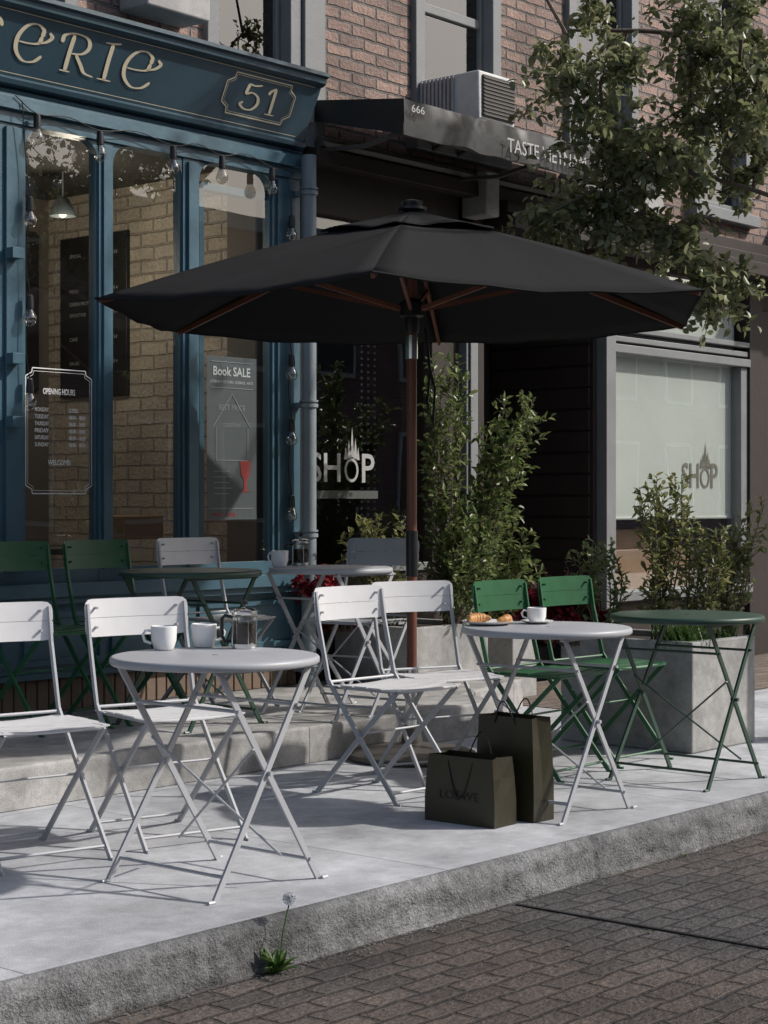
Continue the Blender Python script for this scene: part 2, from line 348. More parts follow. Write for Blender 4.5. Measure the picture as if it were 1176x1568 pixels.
s_=MB(); s_.box(6.06,6.50,F-.22,F-.003,3.69,4.4); s_.box(4.3,4.75,F-.22,F-.003,3.69,4.4); s_.box(10.55,10.95,F-.20,F-.05,3.18,3.5); s_.box(8.88,9.02,F-.20,F-.003,2.98,3.26)
s_.make('stone_blocks',M['stonetrim'],bld,bevel=.012)
c=MB(); c.box(-2,26,F+.001,F+4,3.12,3.198); c.box(-2,26,F+4,F+4.2,-.1,7.6); c.box(-2.2,-2,F,F+4.2,-.1,7.6); c.box(26,26.2,F,F+4.2,-.1,7.6); c.box(-2,26,F,F+4.2,7.6,7.8); c.box(-2,26,F+.35,F+3.99,-.1,.18)
c.make('structure',M['dark'],bld,smooth=False)

# ---- blue shop front
sf=empty('blue_shop_front')
GY=F-.035
p=MB()
posts=[(2.9,3.05),(4.12,4.27),(5.27,5.42),(5.88,5.97),(6.45,6.565),(7.12,7.34)]
for a,bb in posts:
    p.box(a,bb,F-.065,F+.0,.8,3.02)
    if bb-a>.1: p.box(a+.028,bb-.028,F-.082,F-.066,.86,2.98)
    else: p.box(a+.022,bb-.022,F-.078,F-.066,.86,2.98)
    p.box(bb,bb+.012,F-.052,F+.0,.87,2.99); p.box(a-.012,a,F-.052,F+.0,.87,2.99)
p.box(2.89,7.345,F-.078,F+.02,3.0,3.14)
p.box(2.89,7.345,F-.11,F-.08,3.06,3.12)
p.box(2.9,7.34,F-.063,F+.0,.80,.87)
p.box(2.9,7.36,F-.16,F+.02,.735,.799)
p.box(2.9,7.36,F-.13,F+.03,.70,.733)
p.box(2.9,7.34,F-.07,F+.02,.335,.70)
for a,bb in [(3.0,4.15),(4.22,5.3),(5.40,5.90),(5.95,6.48),(6.55,7.28)]:
    for q in [(a,a+.03,.40,.66),(bb-.03,bb,.40,.66),(a+.03,bb-.03,.40,.43),(a+.03,bb-.03,.63,.66)]: p.box(q[0],q[1],F-.085,F-.068,q[2],q[3])
p.box(2.9,7.36,F-.10,F-.071,.337,.365)
for z in (1.55,1.85,2.35): p.box(5.29,5.36,F-.14,F-.08,z,z+.05)
p.box(6.60,6.635,F-.03,F+.03,.87,2.9); p.box(6.60,7.12,F-.028,F+.028,2.86,2.9)
def fillet(mb,xc,zc,sx,r=.10,y0=F-.06,y1=F-.01):
    n=8
    arc=[(xc+sx*(r-r*math.sin(a_)),zc-(r-r*math.cos(a_))) for a_ in [math.pi/2*i/n for i in range(n+1)]]
    base=[(xc,zc)]+arc
    vs=[(u,y0,v) for u,v in base]+[(u,y1,v) for u,v in base]; L_=len(base)
    fs=[tuple(range(L_)),tuple(range(2*L_-1,L_-1,-1))]+[(i,(i+1)%L_,L_+(i+1)%L_,L_+i) for i in range(L_)]
    mb.add(vs,fs)
panes=[(3.05,4.12),(4.27,5.27),(5.42,5.88),(5.97,6.45),(6.565,7.12)]
for a,bb in panes:
    fillet(p,a+.005,2.999,1);fillet(p,bb-.005,2.999,-1)
p.make('frame',M['blue'],sf,bevel=.004)
gg=MB()
for a,bb in panes: gg.pane(a,bb,GY,.85,3.02)
gg.make('window_glass',M['glass'],sf,smooth=False)
sl=MB(); x=2.92
while x<7.3: sl.box(x,x+.062,F-.05,F-.02,.172,.33); x+=.07
sl.make('plinth_slats',M['slat'],sf,bevel=.004)
sb=MB(); sb.box(2.9,7.34,F-.018,F+.05,.172,.33); sb.make('plinth_back',M['dark'],sf)

sg=empty('shop_sign')
def ysign(z): return 6.90-(z-3.20)/(3.50-3.20)*.14
prof=[(F+.0,3.13),(6.93,3.13),(6.91,3.150),(6.93,3.165),(6.885,3.175),(6.875,3.195),(6.893,3.205),(6.90,3.212),(ysign(3.49),3.49),(6.745,3.492),(6.725,3.505),(6.72,3.53),(6.70,3.54),(6.70,3.56),(F,3.575)]
X0,X1=2.7,7.33
vs=[];L_=len(prof)
for X in (X0,X1):
    for y,z in prof: vs.append((X,y,z))
fs=[(i,i+1,L_+i+1,L_+i) for i in range(L_-1)]+[tuple(range(L_)),tuple(range(2*L_-1,L_-1,-1))]
s1=MB(); s1.add(vs,fs); s1.make('fascia',M['blued'],sg,ang=20)
def fsg(x,z): return (x,ysign(z)-.002,z)
tt=MB()
def put(ch,x0,x1,z0,z1,wmin=.006,wmax=.025,f=fsg):
    wd,strokes=glyph[ch]
    for s0 in strokes:
        ribbon(tt,[(x0+(x1-x0)*u/wd,z0+(z1-z0)*v) for u,v in s0],f,wmin,wmax)
put('P',4.50,4.66,3.285,3.45);put('I',4.74,4.82,3.285,3.45);put('C',4.95,5.19,3.285,3.455)
put('e',5.264,5.44,3.285,3.455);put('R',5.543,5.758,3.285,3.45);put('I',5.80,5.885,3.285,3.45);put('e',5.93,6.13,3.28,3.455)
put('5',6.76,6.90,3.30,3.43,.006,.022);put('1',6.95,7.04,3.30,3.43,.006,.022)
def plaque(x0,x1,z0,z1,c_,f,wd):
    pts=[(x0+c_,z0),(x1-c_,z0),(x1-c_*.9,z0+c_*.55),(x1,z0+c_),(x1,z1-c_),(x1-c_*.9,z1-c_*.55),(x1-c_,z1),(x0+c_,z1),(x0+c_*.9,z1-c_*.55),(x0,z1-c_),(x0,z0+c_),(x0+c_*.9,z0+c_*.55),(x0+c_,z0)]
    for i in range(len(pts)-1): ribbon(tt,[pts[i],pts[i+1]],f,wd,wd,False,wd)
plaque(6.64,7.16,3.265,3.465,.05,fsg,.006); plaque(6.652,7.148,3.275,3.455,.047,fsg,.002)
ribbon(tt,[(2.75,3.485),(7.28,3.485)],fsg,.003,.003,False,.003); ribbon(tt,[(2.75,3.225),(7.25,3.225)],fsg,.003,.003,False,.003)
tt.make('gold_lettering',M['cream'],sg,smooth=False)

# interior of blue shop
it=empty('shop_interior')
iw=MB(); iw.box(7.30,7.42,F+.055,F+3.9,.18,3.119); iw.make('side_wall',M['inbrick'],it,smooth=False)
iw=MB(); iw.box(7.12,7.299,F+.06,F+.30,.2,3.119); iw.make('brick_pier',M['iwall'],it,bevel=.01,smooth=False)
iw=MB(); iw.box(2.6,7.299,F+2.1,F+2.2,.18,3.119); iw.make('back_wall',M['iwall'],it,smooth=False)
iw=MB(); iw.box(2.5,2.6,F+.06,F+2.2,.18,3.119); iw.make('end_wall',M['iwall'],it,smooth=False)
iw=MB(); iw.box(2.6,7.299,F+.36,F+2.09,.181,.2); iw.make('floor',M['iwood'],it,smooth=False)
mb=MB(); mb.box(7.27,7.299,8.32,8.95,1.85,2.85); mb.box(6.45,7.2,9.07,9.099,1.9,2.9); mb.box(5.2,6.3,9.07,9.099,1.5,2.9); mb.make('menu_boards',M['board'],it,bevel=.004)
for i,(tx,zz) in enumerate([('SPECIAL',2.72),('MENU',2.5),('GREEN FROTH',2.42),('SMOOTHIE',2.35),('CAKE',2.2),('SALAD',2.05)]):
    textmesh(tx,8.85,zz,.022,7.265,M['fade'],it,name='menu_text',face='-X')
    textmesh(tx+'  3.5',6.52,zz,.026,9.066,M['fade'],it,name='menu_text')
    textmesh('LATTE 4' if i%2 else 'TEA  2.8',8.5,zz,.020,7.265,M['fade'],it,name='menu_text',face='-X')
pl=MB()
for lx,ly in ((6.68,8.2),(5.6,8.3)):
    pl.tube([(lx,ly,3.11),(lx,ly,2.95)],.005); pl.lathe([(.02,.11),(.035,.10),(.07,.03),(.075,0),(.07,0),(.06,.025),(.03,.09)],(lx,ly,2.85),20,cap=False)
pl.make('pendant_shades',M['pipe'],it)
pb=MB()
for lx,ly in ((6.68,8.2),(5.6,8.3)): pb.lathe([(.001,-.03),(.02,-.02),(.025,0),(.018,.025),(.001,.035)],(lx,ly,2.87),14,cap=False)
pb.make('pendant_bulbs',M['lamp'],it)
for lx,ly in ((6.62,8.0),(5.6,8.2)):
    ld=bpy.data.lights.new('pendant_light','POINT'); ld.energy=12; ld.color=(1,.87,.70); ld.shadow_soft_size=.12
    lo=bpy.data.objects.new('pendant_light',ld); col.objects.link(lo); lo.location=(lx,ly,2.6); lo.parent=it
wc=MB(); CX=6.87
for sx in(-.19,.19):
    wc.bar((CX+sx,7.72,.2),(CX+sx,7.80,1.08),.03,.03); wc.bar((CX+sx,7.38,.2),(CX+sx,7.40,.65),.03,.03)
wc.box(CX-.21,CX+.21,7.37,7.77,.645,.67)
wc.box(CX-.22,CX+.22,7.785,7.81,.98,1.12)
wc.make('wooden_chair',M['iwood'],None,bevel=.012)
wt=MB(); wt.lathe([(.3,.92),(.3,.95)],(6.05,7.65,0),28); wt.tube([(6.05,7.65,.2),(6.05,7.65,.92)],.03); wt.lathe([(.22,.2),(.2,.22),(.03,.24)],(6.05,7.65,0),24); wt.make('cafe_table_indoors',M['steel'],None)

# window decals
dc=empty('opening_hours_sign')
DY=GY-.003
tt=MB(); fgl=lambda x,z:(x,DY,z)
plaque(5.445,5.855,1.235,1.845,.04,fgl,.005); plaque(5.457,5.843,1.250,1.830,.035,fgl,.002); tt.make('border',M['chalk'],dc,smooth=False)
textmesh('OPENING HOURS',5.65,1.72,.030,DY,M['chalk'],dc,w=.20,center=True,bold=.02)
for i,d_ in enumerate(['MONDAY','TUESDAY','THURSDAY','FRIDAY','SATURDAY','SUNDAY']):
    z=1.635-i*.034
    textmesh(d_,5.50,z,.020,DY,M['chalk'],dc,w=.085,bold=.02); textmesh('08:00 - 18:00' if i else 'CLOSED',5.71,z,.020,DY,M['chalk'],dc,w=.105 if i else .06,bold=.02)
textmesh('WELCOME!',5.65,1.375,.026,DY,M['chalk'],dc,w=.14,center=True,bold=.02)
po=empty('book_sale_poster')
PY=GY+.006
q=MB(); q.pane(6.655,7.03,PY,1.10,1.98); q.make('sheet',simple('poster_grey',(.12,.13,.135),.6),po,smooth=False)
Yp=PY-.0025
textmesh('Book SALE',6.84,1.875,.050,Yp,M['chalk'],po,w=.28,center=True,bold=.02)
textmesh('LITERARY FICTION  SCIENCE  ARTS',6.84,1.835,.015,Yp,M['chalk'],po,w=.32,center=True)
textmesh('BEST PRICE',6.84,1.69,.030,Yp,M['fade'],po,w=.20,center=True); textmesh('COLLECTION',6.84,1.60,.020,Yp,M['fade'],po,w=.13,center=True)
q=MB();
for a,bb in [((6.70,1.60),(6.84,1.78)),((6.84,1.78),(6.98,1.60)),((6.72,1.60),(6.72,1.42)),((6.96,1.60),(6.96,1.42)),((6.72,1.42),(6.96,1.42))]:
    q.bar((a[0],Yp,a[1]),(bb[0],Yp,bb[1]),.004,.001,(0,1,0))
for a,bb in [((6.68,1.81),(7.0,1.81)),((6.68,1.16),(7.0,1.16)),((6.68,1.95),(7.0,1.95))]: q.bar((a[0],Yp,a[1]),(bb[0],Yp,bb[1]),.001,.004,(0,0,1))
for i in range(5): q.bar((6.70,Yp,1.36-i*.03),(6.82+.02*(i%2),Yp,1.36-i*.03),.001,.005,(0,0,1))
q.make('poster_lines',M['fade'],po,smooth=False)
q=MB(); q.add([(6.90,Yp,1.42),(6.985,Yp,1.42),(6.975,Yp,1.34),(6.955,Yp,1.315),(6.955,Yp,1.26),(6.98,Yp,1.25),(6.905,Yp,1.25),(6.93,Yp,1.26),(6.93,Yp,1.315),(6.91,Yp,1.34)],[tuple(range(10))]); q.make('red_goblet',M['redp'],po,smooth=False)
textmesh('THE BIG SALE',6.78,1.115,.022,Yp,M['redp'],po,w=.18,center=True,bold=.02)

# ---- drain pipe
dp=MB(); dp.tube([(7.30,6.83,.172),(7.30,6.83,3.12)],.042,18)
for z in (.25,1.0,1.72,2.55,2.9): dp.tube([(7.30,6.83,z),(7.30,6.83,z+.02)],.052,18); dp.tube([(7.30,6.83,z+.03),(7.30,6.83,z+.04)],.052,18); dp.box(7.28,7.32,6.83,6.93,z,z+.03)
dp.make('drain_pipe',M['pipe'])

# ---- second shop front
s2=empty('dark_shop_front')
d=MB()
d.box(7.365,7.44,F-.04,F+.2,.0,3.19)
d.box(7.44,8.60,F-.03,F+.2,2.84,3.19); d.box(7.44,8.60,F-.02,F+.2,.0,.78)
d.box(8.53,8.60,F-.05,F+.2,.78,2.84)
d.box(8.60,8.86,F+.0,F+.2,0,3.19)
d.box(8.98,9.09,F-.02,F+.2,0,3.19)
d.box(9.09,9.12,F+.0,F+.9,0,3.19); d.box(9.12,10.36,F-.02,F+.2,2.62,3.19)
d.box(10.36,10.40,F+.0,F+.9,0,3.19)
d.box(9.12,10.36,F+.9,F+1.0,0,3.1)
d.box(10.52,12.42,F-.02,F+.2,0,.50); d.box(10.52,12.42,F-.02,F+.2,2.86,3.19)
d.box(12.42,12.62,F-.06,F+.2,0,3.19); d.box(12.62,26,F-.02,F+.2,2.7,3.19)
for i in range(17): d.box(9.118,9.135,F+.03,F+.88,.05+i*.15,.185+i*.15); d.box(10.345,10.362,F+.03,F+.88,.05+i*.15,.185+i*.15)
x=12.62
while x<25: d.box(x,x+.35,F-.05,F+.2,0,2.7); d.box(x+.35,x+2.0,F-.025,F+.2,0,.55); x+=2.0
d.box(7.40,12.7,F-.14,F-.03,3.10,3.19); d.box(9.10,14.5,F-.26,F-.061,2.92,3.02); d.box(9.10,14.5,F-.20,F-.061,3.022,3.098)
d.make('timber_front',M['brown'],s2,bevel=.006)
d=MB()
d.box(8.86,8.98,F-.06,F+.2,0,2.9); d.box(8.885,8.955,F-.075,F-.062,.3,2.7)
d.box(10.40,10.52,F-.08,F+.2,0,2.9); d.box(10.52,12.42,F-.09,F+.1,.50,.57)
d.box(10.52,12.42,F-.07,F+.05,2.24,2.30); d.box(10.52,12.42,F-.045,F+.05,2.32,2.36); d.box(10.52,12.42,F-.06,F+.05,2.39,2.43)
d.box(10.52,10.58,F-.04,F+.05,.57,2.24); d.box(12.32,12.42,F-.04,F+.05,.57,2.24)
d.box(7.44,8.53,F-.04,F+.05,.78,.83)
d.make('grey_trim',M['trim'],s2,bevel=.005)
d=MB(); d.box(9.3,10.2,F+.86,F+.899,.02,2.3); d.make('door',simple('dark_door',(.05,.045,.04),.4),s2,bevel=.01)
d=MB(); d.pane(9.42,10.08,F+.852,.7,2.15); d.make('door_glass',M['dglass'],s2,smooth=False)
d=MB(); d.pane(7.44,8.53,F+.02,.83,2.84); x=12.97
while x<24: d.pane(x,x+1.65,F+.02,.55,2.7); x+=2
d.make('shop_window_glass',M['glass'],s2,smooth=False)
d=MB(); d.pane(10.58,12.32,F+.02,.57,2.24); d.pane(10.52,12.42,F+.02,2.43,2.86); d.make('right_window_glass',glassmat('street_window_glass',(.86,.88,.87),.22,1.2),s2,smooth=False)
d=MB(); d.box(10.53,12.37,F+.052,F+.055,1.08,2.86); d.tube([(10.55,F+.054,1.08),(12.35,F+.054,1.08)],.012); d.make('reflection_sheet',M['reflsheet'],s2,smooth=False)  # pale sheet added behind the glass to imitate its bright reflection
d=MB(); d.box(10.7,12.2,F+.25,F+.5,.2,.85); d.box(10.9,11.5,F+.25,F+.45,.85,1.0); d.make('window_display',M['iwood'],s2,bevel=.01)
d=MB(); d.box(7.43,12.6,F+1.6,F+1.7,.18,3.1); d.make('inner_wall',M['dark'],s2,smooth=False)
d=MB()
for cx in (7.60,7.66,8.28,8.34,8.40):
    for i in range(46): z=.95+i*.04; d.box(cx-.008,cx+.008,F+.30,F+.305,z,z+.014)
d.make('hanging_bead_strings',simple('bead',(.2,.2,.2),.6),s2,smooth=False)
d=MB(); d.box(7.46,8.12,F+.032,F+.036,1.215,1.262); d.make('window_strip',simple('strip_grey',(.17,.17,.16),.6),s2,smooth=False)
def shoplogo(x0,w_,z0,h,y,mat):
    e=empty('shop_logo')
    textmesh('SH',x0,z0,h,y,mat,e,w=w_*.46,bold=.01); textmesh('P',x0+w_*.80,z0,h,y,mat,e,w=w_*.20,bold=.01)
    q=MB(); cx=x0+w_*.635; r0=h*.36
    for i in range(24):
        a0=2*math.pi*i/24;a1=2*math.pi*(i+1)/24
        q.add([(cx+r0*math.cos(a0),y,z0+h*.42+r0*1.15*math.sin(a0)),(cx+r0*math.cos(a1),y,z0+h*.42+r0*1.15*math.sin(a1)),(cx+r0*.72*math.cos(a1),y,z0+h*.42+r0*.88*math.sin(a1)),(cx+r0*.72*math.cos(a0),y,z0+h*.42+r0*.88*math.sin(a0))],[(0,1,2,3)])
    for dx,hh,ww in[(-.30,.35,.09),(-.14,.6,.10),(.03,1.05,.10),(.20,.65,.10),(.34,.35,.08)]:
        b0=z0+h*.88
        q.add([(cx+(dx-ww)*h,y,b0-abs(dx)*h*.3),(cx+(dx+ww)*h,y,b0-abs(dx)*h*.3),(cx+dx*h,y,b0+hh*h)],[(0,1,2)])
    q.make('crown_icon',mat,e,smooth=False)
shoplogo(7.51,.56,1.31,.17,F+.016,M['fade'])
gm=simple('gold_print',(.26,.24,.19),.6)
shoplogo(11.60,.52,1.30,.19,F+.047,gm)

# ---- awnings
def awning(X0,X1,yf,zt_wall,zt,zb,name):
    e=empty(name); a=MB()
    n=40
    def top(u,v): return zt_wall+(zt-zt_wall)*v-.012*math.sin(math.pi*v)*(1+.5*math.sin(u*9))
    vs=[];fs=[]
    for i in range(n+1):
        u=i/n;X=X0+(X1-X0)*u
        for v in (0,.25,.5,.75,1): vs.append((X,F-.065+(yf-F+.065)*v,top(u,v)))
        dy=.008*math.sin(u*23)+.005*math.sin(u*51)
        vs.append((X,yf-.005+dy,zt-.005)); vs.append((X,yf-.008+dy*1.6,(zt+zb)/2)); vs.append((X,yf-.004+dy*2,zb+.004*math.sin(u*40)))
    P_=8
    for i in range(n):
        for k_ in range(7): fs.append((i*P_+k_,i*P_+k_+1,(i+1)*P_+k_+1,(i+1)*P_+k_))
    a.add(vs,fs)
    for X in (X0,X1): a.add([(X,F-.065,zt_wall),(X,F-.065,zt_wall-.12),(X,yf,zb),(X,yf,zt)],[(0,1,2,3)])
    a.make('canvas',M['awn'],e,ang=50)
    f_=MB()
    f_.tube([(X0+.02,yf+.03,zb+.015),(X1-.02,yf+.03,zb+.015)],.014)
    for X in (X0+.03,(X0+X1)/2,X1-.03):
        f_.bar((X,F-.07,zt_wall-.28),(X,yf+.3,zb-.02),.03,.02); f_.bar((X,yf+.3,zb-.02),(X,yf+.04,zb+.02),.03,.02)
    f_.tube([(X0,F-.10,zt_wall-.24),(X1,F-.10,zt_wall-.24)],.035)
    f_.make('folding_arms',M['steel'],e)
    return e
aw=awning(7.46,9.98,6.28,3.47,3.385,3.19,'awning')
textmesh('666',7.50,3.315,.042,6.252,M['fade'],aw,w=.11)
textmesh('TASTE VIETNAM',8.36,3.225,.082,6.246,M['fade'],aw,w=.80)
awning(12.9,15.5,6.2,3.45,3.35,3.15,'awning')

# ---- air conditioner
ac=empty('air_conditioner')
a=MB(); a.box(8.44,8.80,6.52,6.99,3.465,3.76); a.make('case',simple('ac_casing',(.55,.55,.53),.5,var=.3,scale=9),ac,bevel=.012)
a=MB()
for i in range(9): a.box(8.422,8.4385,6.70+i*.03,6.716+i*.03,3.48,3.745)
a.make('side_bellows',M['stonetrim'],ac)
a=MB(); a.box(8.475,8.785,6.508,6.519,3.49,3.735); a.make('grille_back',M['black'],ac)
a=MB()
for i in range(11): a.box(8.478,8.782,6.500,6.507,3.495+i*.022,3.500+i*.022)
a.make('grille_slats',M['steel'],ac)
a=MB(); a.bar((8.5,6.95,3.33),(8.5,6.56,3.462),.03,.02); a.bar((8.74,6.95,3.33),(8.74,6.56,3.462),.03,.02); a.make('brackets',M['steel'],ac)

# ---- string lights on blue shop
sl=empty('string_lights'); so=MB();bu=MB();ca=MB()
def bulb(x,y,z):
    so.lathe([(.006,.034),(.016,.030),(.019,-.01),(.019,-.035)],(x,y,z),12)
    bu.lathe([(.015,-.036),(.022,-.050),(.031,-.070),(.033,-.086),(.026,-.104),(.012,-.115),(.001,-.117)],(x,y,z),16,cap=False)
top=[(5.45,3.02),(5.84,3.0),(6.33,3.0),(6.68,3.0),(7.06,2.99)]
anchor=[(5.32,3.1),(5.64,3.05),(6.08,3.05),(6.5,3.05),(6.86,3.05),(7.24,3.06)]
allp=[]
for i,(x_,z_) in enumerate(top):
    allp.append((anchor[i][0],F-.12,anchor[i][1]+.02)); allp.append((x_,F-.12,z_+.035)); bulb(x_,F-.12,z_)
allp.append((7.22,F-.12,3.02)); rightz=[2.75,1.98,1.62,1.2]
for z_ in rightz: allp.append((7.20,F-.11,z_+.2)); allp.append((7.215,F-.12,z_+.03)); bulb(7.215,F-.12,z_)
ca.tube([tuple(v) for v in crom(allp,4)],.0028,5)
lp=[(5.36,F-.12,3.1)]
for z_ in (2.62,2.15,1.75): lp+= [(5.39,F-.11,z_+.2),(5.405,F-.12,z_+.03)]; bulb(5.405,F-.12,z_)
ca.tube([tuple(v) for v in crom(lp,4)],.0028,5)
so.make('sockets',M['black'],sl);bu.make('bulbs',M['bulb'],sl);ca.make('cable',M['black'],sl)

# ---------------------------------------------------------------- bistro furniture
def seat_mesh():
    m=MB(); n=5; w_=.4
    for i in range(n):
        y0=-.185+i*.077; y1=y0+.070
        cols_=9; vs=[];fs=[]
        for k_ in range(cols_+1):
            u=k_/cols_; X=-w_/2+w_*u
            z=.455-.010*math.sin(math.pi*u)-.0012*(i-2)**2
            vs+=[(X,y0,z),(X,y1,z),(X,y1,z-.005),(X,y0,z-.005)]
        for k_ in range(cols_):
            o=k_*4
            for q_ in range(4): fs.append((o+q_,o+(q_+1)%4,o+4+(q_+1)%4,o+4+q_))
        fs.append((0,3,2,1)); o=cols_*4; fs.append((o,o+1,o+2,o+3))
        m.add(vs,fs)
    return m
def slat_back():
    m=MB()
    for z0,z1,rt,rb in ((.7742,.842,.028,.003),(.705,.7728,.003,.028)):
        n=16; vs=[];fs=[]
        W_=.42
        for k_ in range(n+1):
            u=k_/n; u=.5-.5*math.cos(math.pi*u); X=(u-.5)*W_; e=min(u,1-u)*W_
            def rr(r): return 0 if e>=r else r-math.sqrt(max(0,r*r-(r-e)**2))
            y=-.235-.030*(1-(2*u-1)**2)
            top_=z1-rr(rt); bot=z0+rr(rb)
            yt=y-.012*((top_-.7)/.14); yb=y-.012*((bot-.7)/.14)
            vs+=[(X,yb,bot),(X,yt,top_),(X,yt-.004,top_),(X,yb-.004,bot)]
        for k_ in range(n):
            o=k_*4
            for q_ in range(4): fs.append((o+q_,o+(q_+1)%4,o+4+(q_+1)%4,o+4+q_))
        fs.append((0,3,2,1)); o=n*4; fs.append((o,o+1,o+2,o+3)); m.add(vs,fs)
    return m
def frame_mesh():
    m=MB(); W_=.020;T_=.009
    for s in(-1,1):
        xo=s*.198; xi=s*.180
        pts=[(xo,-.252,.825),(xo,-.232,.70),(xo,-.175,.47),(xo,-.01,.26),(xo,.205,.0)]
        for a_,b_ in zip(pts[:-1],pts[1:]): m.bar(a_,b_,T_,W_,(0,1,0.01))
        pts=[(xi,.19,.445),(xi,.0,.262),(xi,-.26,.0)]
        for a_,b_ in zip(pts[:-1],pts[1:]): m.bar(a_,b_,T_,W_,(0,1,.01))
        m.bar((xi,.19,.442),(xi,-.18,.442),T_,.014)
        m.tube([(xo+s*.008,-.005,.258),(xi-s*.006,-.005,.258)],.007,8)
        m.tube([(xo,.205,.0),(xo,.225,.004)],.007,6); m.tube([(xi,-.26,.0),(xi,-.28,.004)],.007,6)
        for zz in(.74,.81): m.tube([(s*.165,-.262,zz),(s*.165,-.236,zz)],.005,8)
    m.tube([(-.198,.17,.042),(.198,.17,.042)],.006,6); m.tube([(-.18,-.222,.038),(.18,-.222,.038)],.006,6)
    m.tube([(-.18,.185,.440),(.18,.185,.440)],.007,6); m.tube([(-.198,-.172,.462),(.198,-.172,.462)],.006,6)
    m.tube([(-.198,-.015,.262),(.198,-.015,.262)],.005,6)
    return m
CH={}
for kx in('white','green','grey'):
    CH[kx]=(seat_mesh().mesh('seat',M[kx]),slat_back().mesh('backrest',M[kx]),frame_mesh().mesh('frame',M['grey' if kx=='white' else kx]))
def chair(x,y,az,kind,z=0):
    e=empty('bistro_chair',(x,y,z),R(az-90)); a_,b_,c_=CH[kind]
    inst(a_,'seat',e);inst(b_,'backrest',e);inst(c_,'frame',e)
chair(4.35,4.75,256,'white');chair(3.80,4.84,258,'white')
chair(5.59,4.76,268,'white');chair(6.05,4.88,250,'white')
chair(6.48,4.63,272,'green');chair(7.0,4.65,268,'green')
chair(5.66,6.44,271,'green',.17);chair(5.16,6.44,270,'green',.17)
chair(6.30,6.50,268,'white',.17);chair(6.61,5.86,190,'grey',.17)

def table_mesh(r):
    t_=MB(); t_.lathe([(r-.02,.683),(r-.006,.684),(r,.69),(r,.703),(r-.005,.709),(r-.012,.711),(.01,.711)],(0,0,0),64,cap=False)
    t_.lathe([(r-.02,.683),(.01,.692)],(0,0,0),64,cap=False)
    return t_
def tleg_mesh(r):
    m=MB(); W_=.020;T_=.009; hx=.235;hy=.24
    for s in(-1,1):
        y0=s*hy; y1=s*(hy-.014)
        m.bar((-hx,y0,0),(hx*.86,s*(hy-.02),.685),W_,T_,(0,1,0)); m.bar((hx,y1,0),(-hx*.86,y1,.685),W_,T_,(0,1,0))
        m.tube([(0,y0+s*.01,.36),(0,y1-s*.01,.36)],.008,8)
        m.bar((-hx*.9,s*(hy-.02),.677),(hx*.9,s*(hy-.02),.677),.02,.008)
    m.tube([(-hx*.80,-hy,.07),(-hx*.80,hy,.07)],.006,6); m.tube([(hx*.80,-hy,.07),(hx*.80,hy,.07)],.006,6)
    m.tube([(-.06,-hy+.01,.44),(.0,0,.27),(.06,hy-.01,.10)],.004,6); m.tube([(.06,-hy+.01,.10),(.0,0,.27),(-.06,hy-.01,.44)],.004,6)
    m.tube([(-hx*.55,-hy,.56),(-hx*.55,hy,.56)],.006,6); m.tube([(hx*.55,-hy,.56),(hx*.55,hy,.56)],.006,6)
    for sx in(-1,1):
        for sy in(-1,1): m.tube([(sx*hx,sy*hy,.004),(sx*(hx+.025),sy*hy,.004)],.007,6)
    return m
def table(x,y,mt,r=.33,z=0,rz=0):
    e=empty('bistro_table',(x,y,z),rz); table_mesh(r).make('table_top',M[mt],e,ang=50); tleg_mesh(r).make('legs',M[mt],e)
table(3.95,4.10,'grey');table(5.70,4.07,'grey');table(6.72,4.06,'dgreen')
table(5.70,6.08,'dgreen',z=.17);table(6.42,5.86,'grey',r=.30,z=.17)

# ---- tableware
def cup(x,y,z,az=180,saucer=False):
    e=empty('coffee_cup',(x,y,z),R(az)); m=MB()
    m.lathe([(.001,.004),(.028,.004),(.030,0),(.033,.004),(.041,.03),(.043,.075),(.040,.077),(.038,.07),(.035,.02),(.001,.012)],(0,0,.002),28,cap=False)
    m.tube([(.041,0,.062),(.058,0,.066),(.068,0,.05),(.062,0,.03),(.040,0,.022)],.0048,8)
    m.make('cup_body',M['porc'],e,ang=50)
    c_=MB(); c_.lathe([(.0375,.064),(.001,.064)],(0,0,.002),24,cap=False); c_.make('coffee',M['coffee'],e)
    if saucer:
        s0=MB(); s0.lathe([(.001,.0),(.04,.0),(.072,.012),(.073,.015),(.04,.005),(.001,.004)],(0,0,-.004),32,cap=False); s0.make('saucer',M['porc'],e,ang=50)
    return e
cup(3.97,4.36,.711,140);cup(4.13,4.34,.711,320)
c_=cup(5.80,4.19,.716,140,True); c_.scale=(.9,.9,.75)
cup(6.25,6.04,.881,100)
